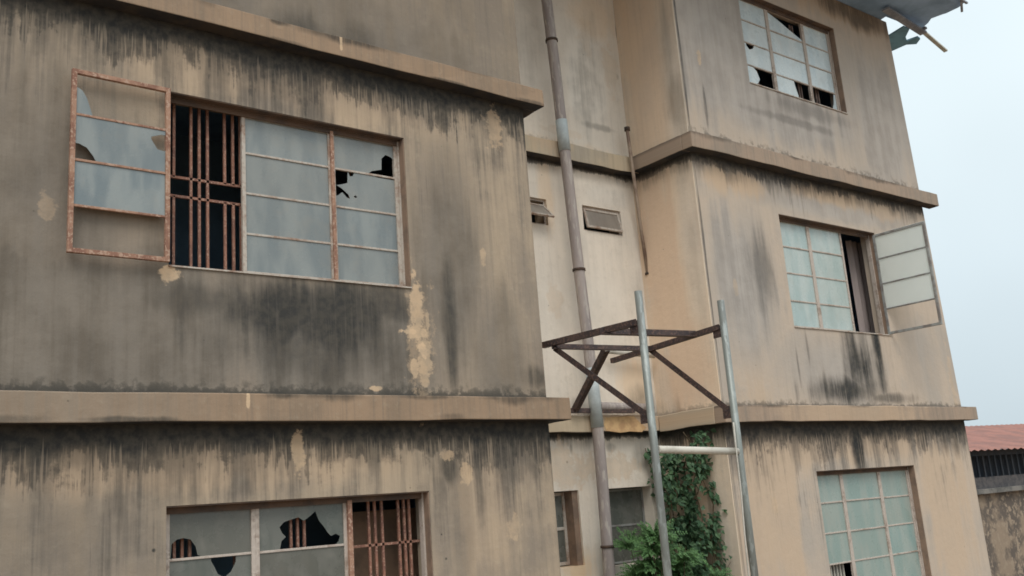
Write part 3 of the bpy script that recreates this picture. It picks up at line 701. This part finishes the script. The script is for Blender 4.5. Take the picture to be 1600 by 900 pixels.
# ------------------------------------------------------------------ steel stand for a water tank
T = empty('water_tank_stand')
tag(T, 'steel tank stand, two tall grey-green pipes and a dark angle-iron frame', 'tank stand')
Y0 = -1.0
P1, P2 = at(1020, 680, Y0), at(1152, 680, Y0)
x1, x2 = 5.375, 6.355
def post(x, zt_):
    return MB().tube([(x, Y0, GZ-.2), (x-.004, Y0, 0), (x, Y0, zt_)], .031, 20).build('post', M_post, T)
post(x1, 1.585); post(x2, 1.58)
m = MB(); m.angle((5.335, Y0+.02, 1.315), (5.335, .20, 1.34), .05, .007, (1, 0, 0), (0, 0, 1)); m.build('frame_bar', M_angle, T)
m = MB(); m.angle((6.32, Y0+.02, 1.335), (6.32, .37, 1.265), .045, .007, (1, 0, 0), (0, 0, 1)); m.build('frame_bar', M_angle, T)
m = MB(); m.angle((5.34, .06, 1.305), (6.36, -.14, 1.29), .05, .007, (0, -1, 0), (0, 0, 1)); m.build('frame_bar', M_angle, T)
m = MB(); m.angle((5.30, -.60, 1.305), (6.38, -.66, 1.325), .06, .007, (0, -1, 0), (0, 0, 1)); m.build('frame_bar', M_angle, T)
m = MB(); m.angle((5.37, .08, 1.30), (5.37, -.97, .575), .05, .007, (1, 0, 0), (0, 0, 1)); m.build('brace', M_angle, T)
m = MB(); m.angle((6.34, -.12, 1.29), (6.34, -.97, .61), .05, .007, (1, 0, 0), (0, 0, 1)); m.build('brace', M_angle, T)
a_ = at(945, 550, -.02); b_ = at(897, 644, .70)
m = MB(); m.angle(a_, b_, .055, .008, (1, 0, 0), (0, 1, 0)); m.build('brace', M_angle, T)
a_ = at(893, 645, .70); b_ = at(992, 645, .66)
m = MB(); m.angle(a_, b_, .045, .008, (0, 1, 0), (0, 0, 1)); m.build('brace', M_angle, T)
for (gx, gy, gz) in ((5.352, Y0+.045, 1.30), (6.335, Y0+.045, 1.315), (5.365, Y0+.045, .60), (6.338, Y0+.045, .635)):
    m = MB(); m.box(gx-.004, gx+.004, gy-.05, gy+.06, gz-.045, gz+.055)
    for q in ((.03, .02), (.03, -.02)): m.tube([(gx-.012, gy+q[0], gz+q[1]), (gx+.012, gy+q[0], gz+q[1])], .008, 6)
    m.build('gusset_plate', M_angle, T)
a_ = at(1033, 702, Y0); b_ = at(1158, 705, Y0)
MB().tube([(x1+.03, Y0, a_.z), (x2-.028, Y0, b_.z)], .029, 16).build('crossbar', M_white_pipe, T)
pts = [at(1146, 660, Y0-.02), at(1150, 700, Y0-.03), at(1158, 770, Y0-.035), at(1163, 830, Y0-.035), at(1170, 900, Y0-.03)]
pts.append(Vector((pts[-1].x+.01, Y0-.03, GZ)))
tag(MB().tube(pts, .007, 8).build('strand', M_strand), 'thin pale cable running down beside the right-hand pipe post', 'strand')  # thin pale tube set along the right-hand post

# ------------------------------------------------------------------ plants
def leaf(bm, p, d, n_, L, W, fold=.15):
    d = d.normalized(); s_ = d.cross(n_).normalized(); n_ = s_.cross(d)
    a = bm.verts.new(p); b = bm.verts.new(p+d*L*.45+s_*W*.5+n_*L*fold); c = bm.verts.new(p+d*L+n_*(-L*.12)); e_ = bm.verts.new(p+d*L*.45-s_*W*.5+n_*L*fold)
    m_ = bm.verts.new(p+d*L*.45)
    bm.faces.new((a, b, m_)); bm.faces.new((b, c, m_)); bm.faces.new((c, e_, m_)); bm.faces.new((e_, a, m_))
def rv(): return Vector((random.gauss(0, 1), random.gauss(0, 1), random.gauss(0, 1))).normalized()
vine = empty('climbing_vine'); tag(vine, 'dark leafy vine climbing the corner of the recess behind the tank stand', 'vine')
st_ = MB(); lf = bmesh.new()
for k in range(9):
    x, y_ = random.uniform(6.98, 7.34), random.uniform(.25, .8)
    pts = []; z = GZ
    while z < random.uniform(.35, .62):
        pts.append((x, y_, z)); z += .12; x = min(7.36, max(6.92, x+random.gauss(.0, .035))); y_ = min(.82, max(.12, y_+random.gauss(0, .03)))
    if len(pts) > 2: st_.tube(pts, .006, 6)
    for p in pts:
        if p[2] < -1.3: continue
        for q in range(30):
            o_ = rv()*random.uniform(.02, .14); pp = Vector(p)+o_+Vector((0, 0, random.uniform(0, .12)))
            if pp.x > 7.38 or pp.y > .84 or (pp.x < 6.86): continue
            # thins out towards the top and on ragged side
            if mnoise.noise(pp*4.5) < -.12 + max(0, pp.z-.1)*.5: continue
            d = Vector((random.gauss(-.1, .5), random.gauss(-.6, .5), random.gauss(-.5, .4)))
            leaf(lf, pp, d, Vector((random.gauss(-.3, .4), -1, random.gauss(.5, .4))).normalized(), random.uniform(.045, .095), random.uniform(.03, .06))
st_.build('stem', M_stem, vine)
m = MB(); m.b.free(); m.b = lf; m.build('foliage', M_vine, vine)
shrub = empty('fern_shrub'); tag(shrub, 'bright green feathery bush growing at the foot of the recess', 'bush')
st_ = MB(); lf = bmesh.new()
lobes = []
for k in range(48):
    bx = random.uniform(6.0, 7.1); top_z = -.45 - .35*max(0, abs(bx-6.75)-.40) + .13*math.sin(bx*9)
    lobes.append((Vector((bx, random.uniform(.0, .7), top_z - random.random()**1.3*.8)), random.uniform(.10, .2)))
for (c, rad) in lobes:
    root = Vector((c.x*.5+3.4, .4, GZ)); st_.tube([root, root.lerp(c, .6)+Vector((.03, 0, .1)), c], [.011, .007, .003], 5)
    for k in range(34):
        d0 = rv(); d0.z = abs(d0.z)*.8+.15; d0.normalize(); p = c + d0*rad*.2; L = rad*random.uniform(.7, 1.35)
        for i in range(11):
            t = i/10; q = p + d0*L*t + Vector((0, 0, -.05*t*t))
            sd_ = d0.cross(Vector((.3, -.7, .6))).normalized()
            for sgn in (-1, 1):
                if q.x < 7.39: leaf(lf, q, sd_*sgn + d0*.5 + rv()*.3, Vector((0, -.6, .8)), .05*(1-t*.5), .017, .05)
st_.build('stem', M_stem, shrub)
m = MB(); m.b.free(); m.b = lf; m.build('foliage', M_fern, shrub)
# dry twigs on the side wall
tw = MB()
for k in range(7):
    p = Vector((7.30, random.uniform(.1, .5), random.uniform(-.9, -.5))); pts = [Vector((7.2, .5, -1.4)), (Vector((7.2, .5, -1.4))+p)/2+rv()*.06, p, p+Vector((-.02, -.12, random.uniform(.0, .14)))]
    tw.tube(pts, [.006, .005, .003, .002], 5)
tag(tw.build('dry_twigs', M_stem), 'thin bare brown twigs against the peach side wall', 'twigs')

# ------------------------------------------------------------------ neighbouring house, low, far right
N = empty('neighbouring_house'); tag(N, 'low house with a rusty red roof and dark veranda beyond the building, far right', 'house')
YN = 6.
m = MB(); m.box(15., 34, YN, 12, GZ, -.42); m.build('wall', M_neigh, N)
m = MB(); m.box(15., 34, YN-.16, YN-.003, -.52, -.40); m.build('veranda_ledge', simple('neighbour_ledge', (.20, .19, .175), (.10, .10, .095), 3, .9), N, bevel=.01)
m = MB(); m.box(15., 34, YN+.5, 11.9, -.41, .56); m.build('back_wall', M_neigh_dark, N)  # painted near-black for the shade under the veranda roof
m = MB()
for k in range(60): m.box(15.2+k*.3, 15.27+k*.3, YN+.02, YN+.06, -.40, .5)
m.box(15, 34, YN, YN+.09, .40, .52)
m.build('veranda_screen', M_neigh_dark, N)
m = MB()
m.box(15.1, 34, YN+.0, YN+.02, -.40, -.12)
m.build('veranda_panel', simple('veranda_panels', (.12, .11, .11), (.07, .07, .075), 5, .9), N)
m = MB(); bm = m.b
for i in range(0, 260):
    x = 14.5+i*.08; zz = .02*math.sin(i*1.5)
    bm.verts.new((x, YN-.45, .52+zz)); bm.verts.new((x, 9.3, 1.32+.012*(x-20)+zz)); bm.verts.new((x, 12.6, .5+zz))
bm.verts.ensure_lookup_table()
for i in range(259):
    a = i*3
    bm.faces.new([bm.verts[k] for k in (a, a+3, a+4, a+1)]); bm.faces.new([bm.verts[k] for k in (a+1, a+4, a+5, a+2)])
m.build('roof', M_roofsheet, N)
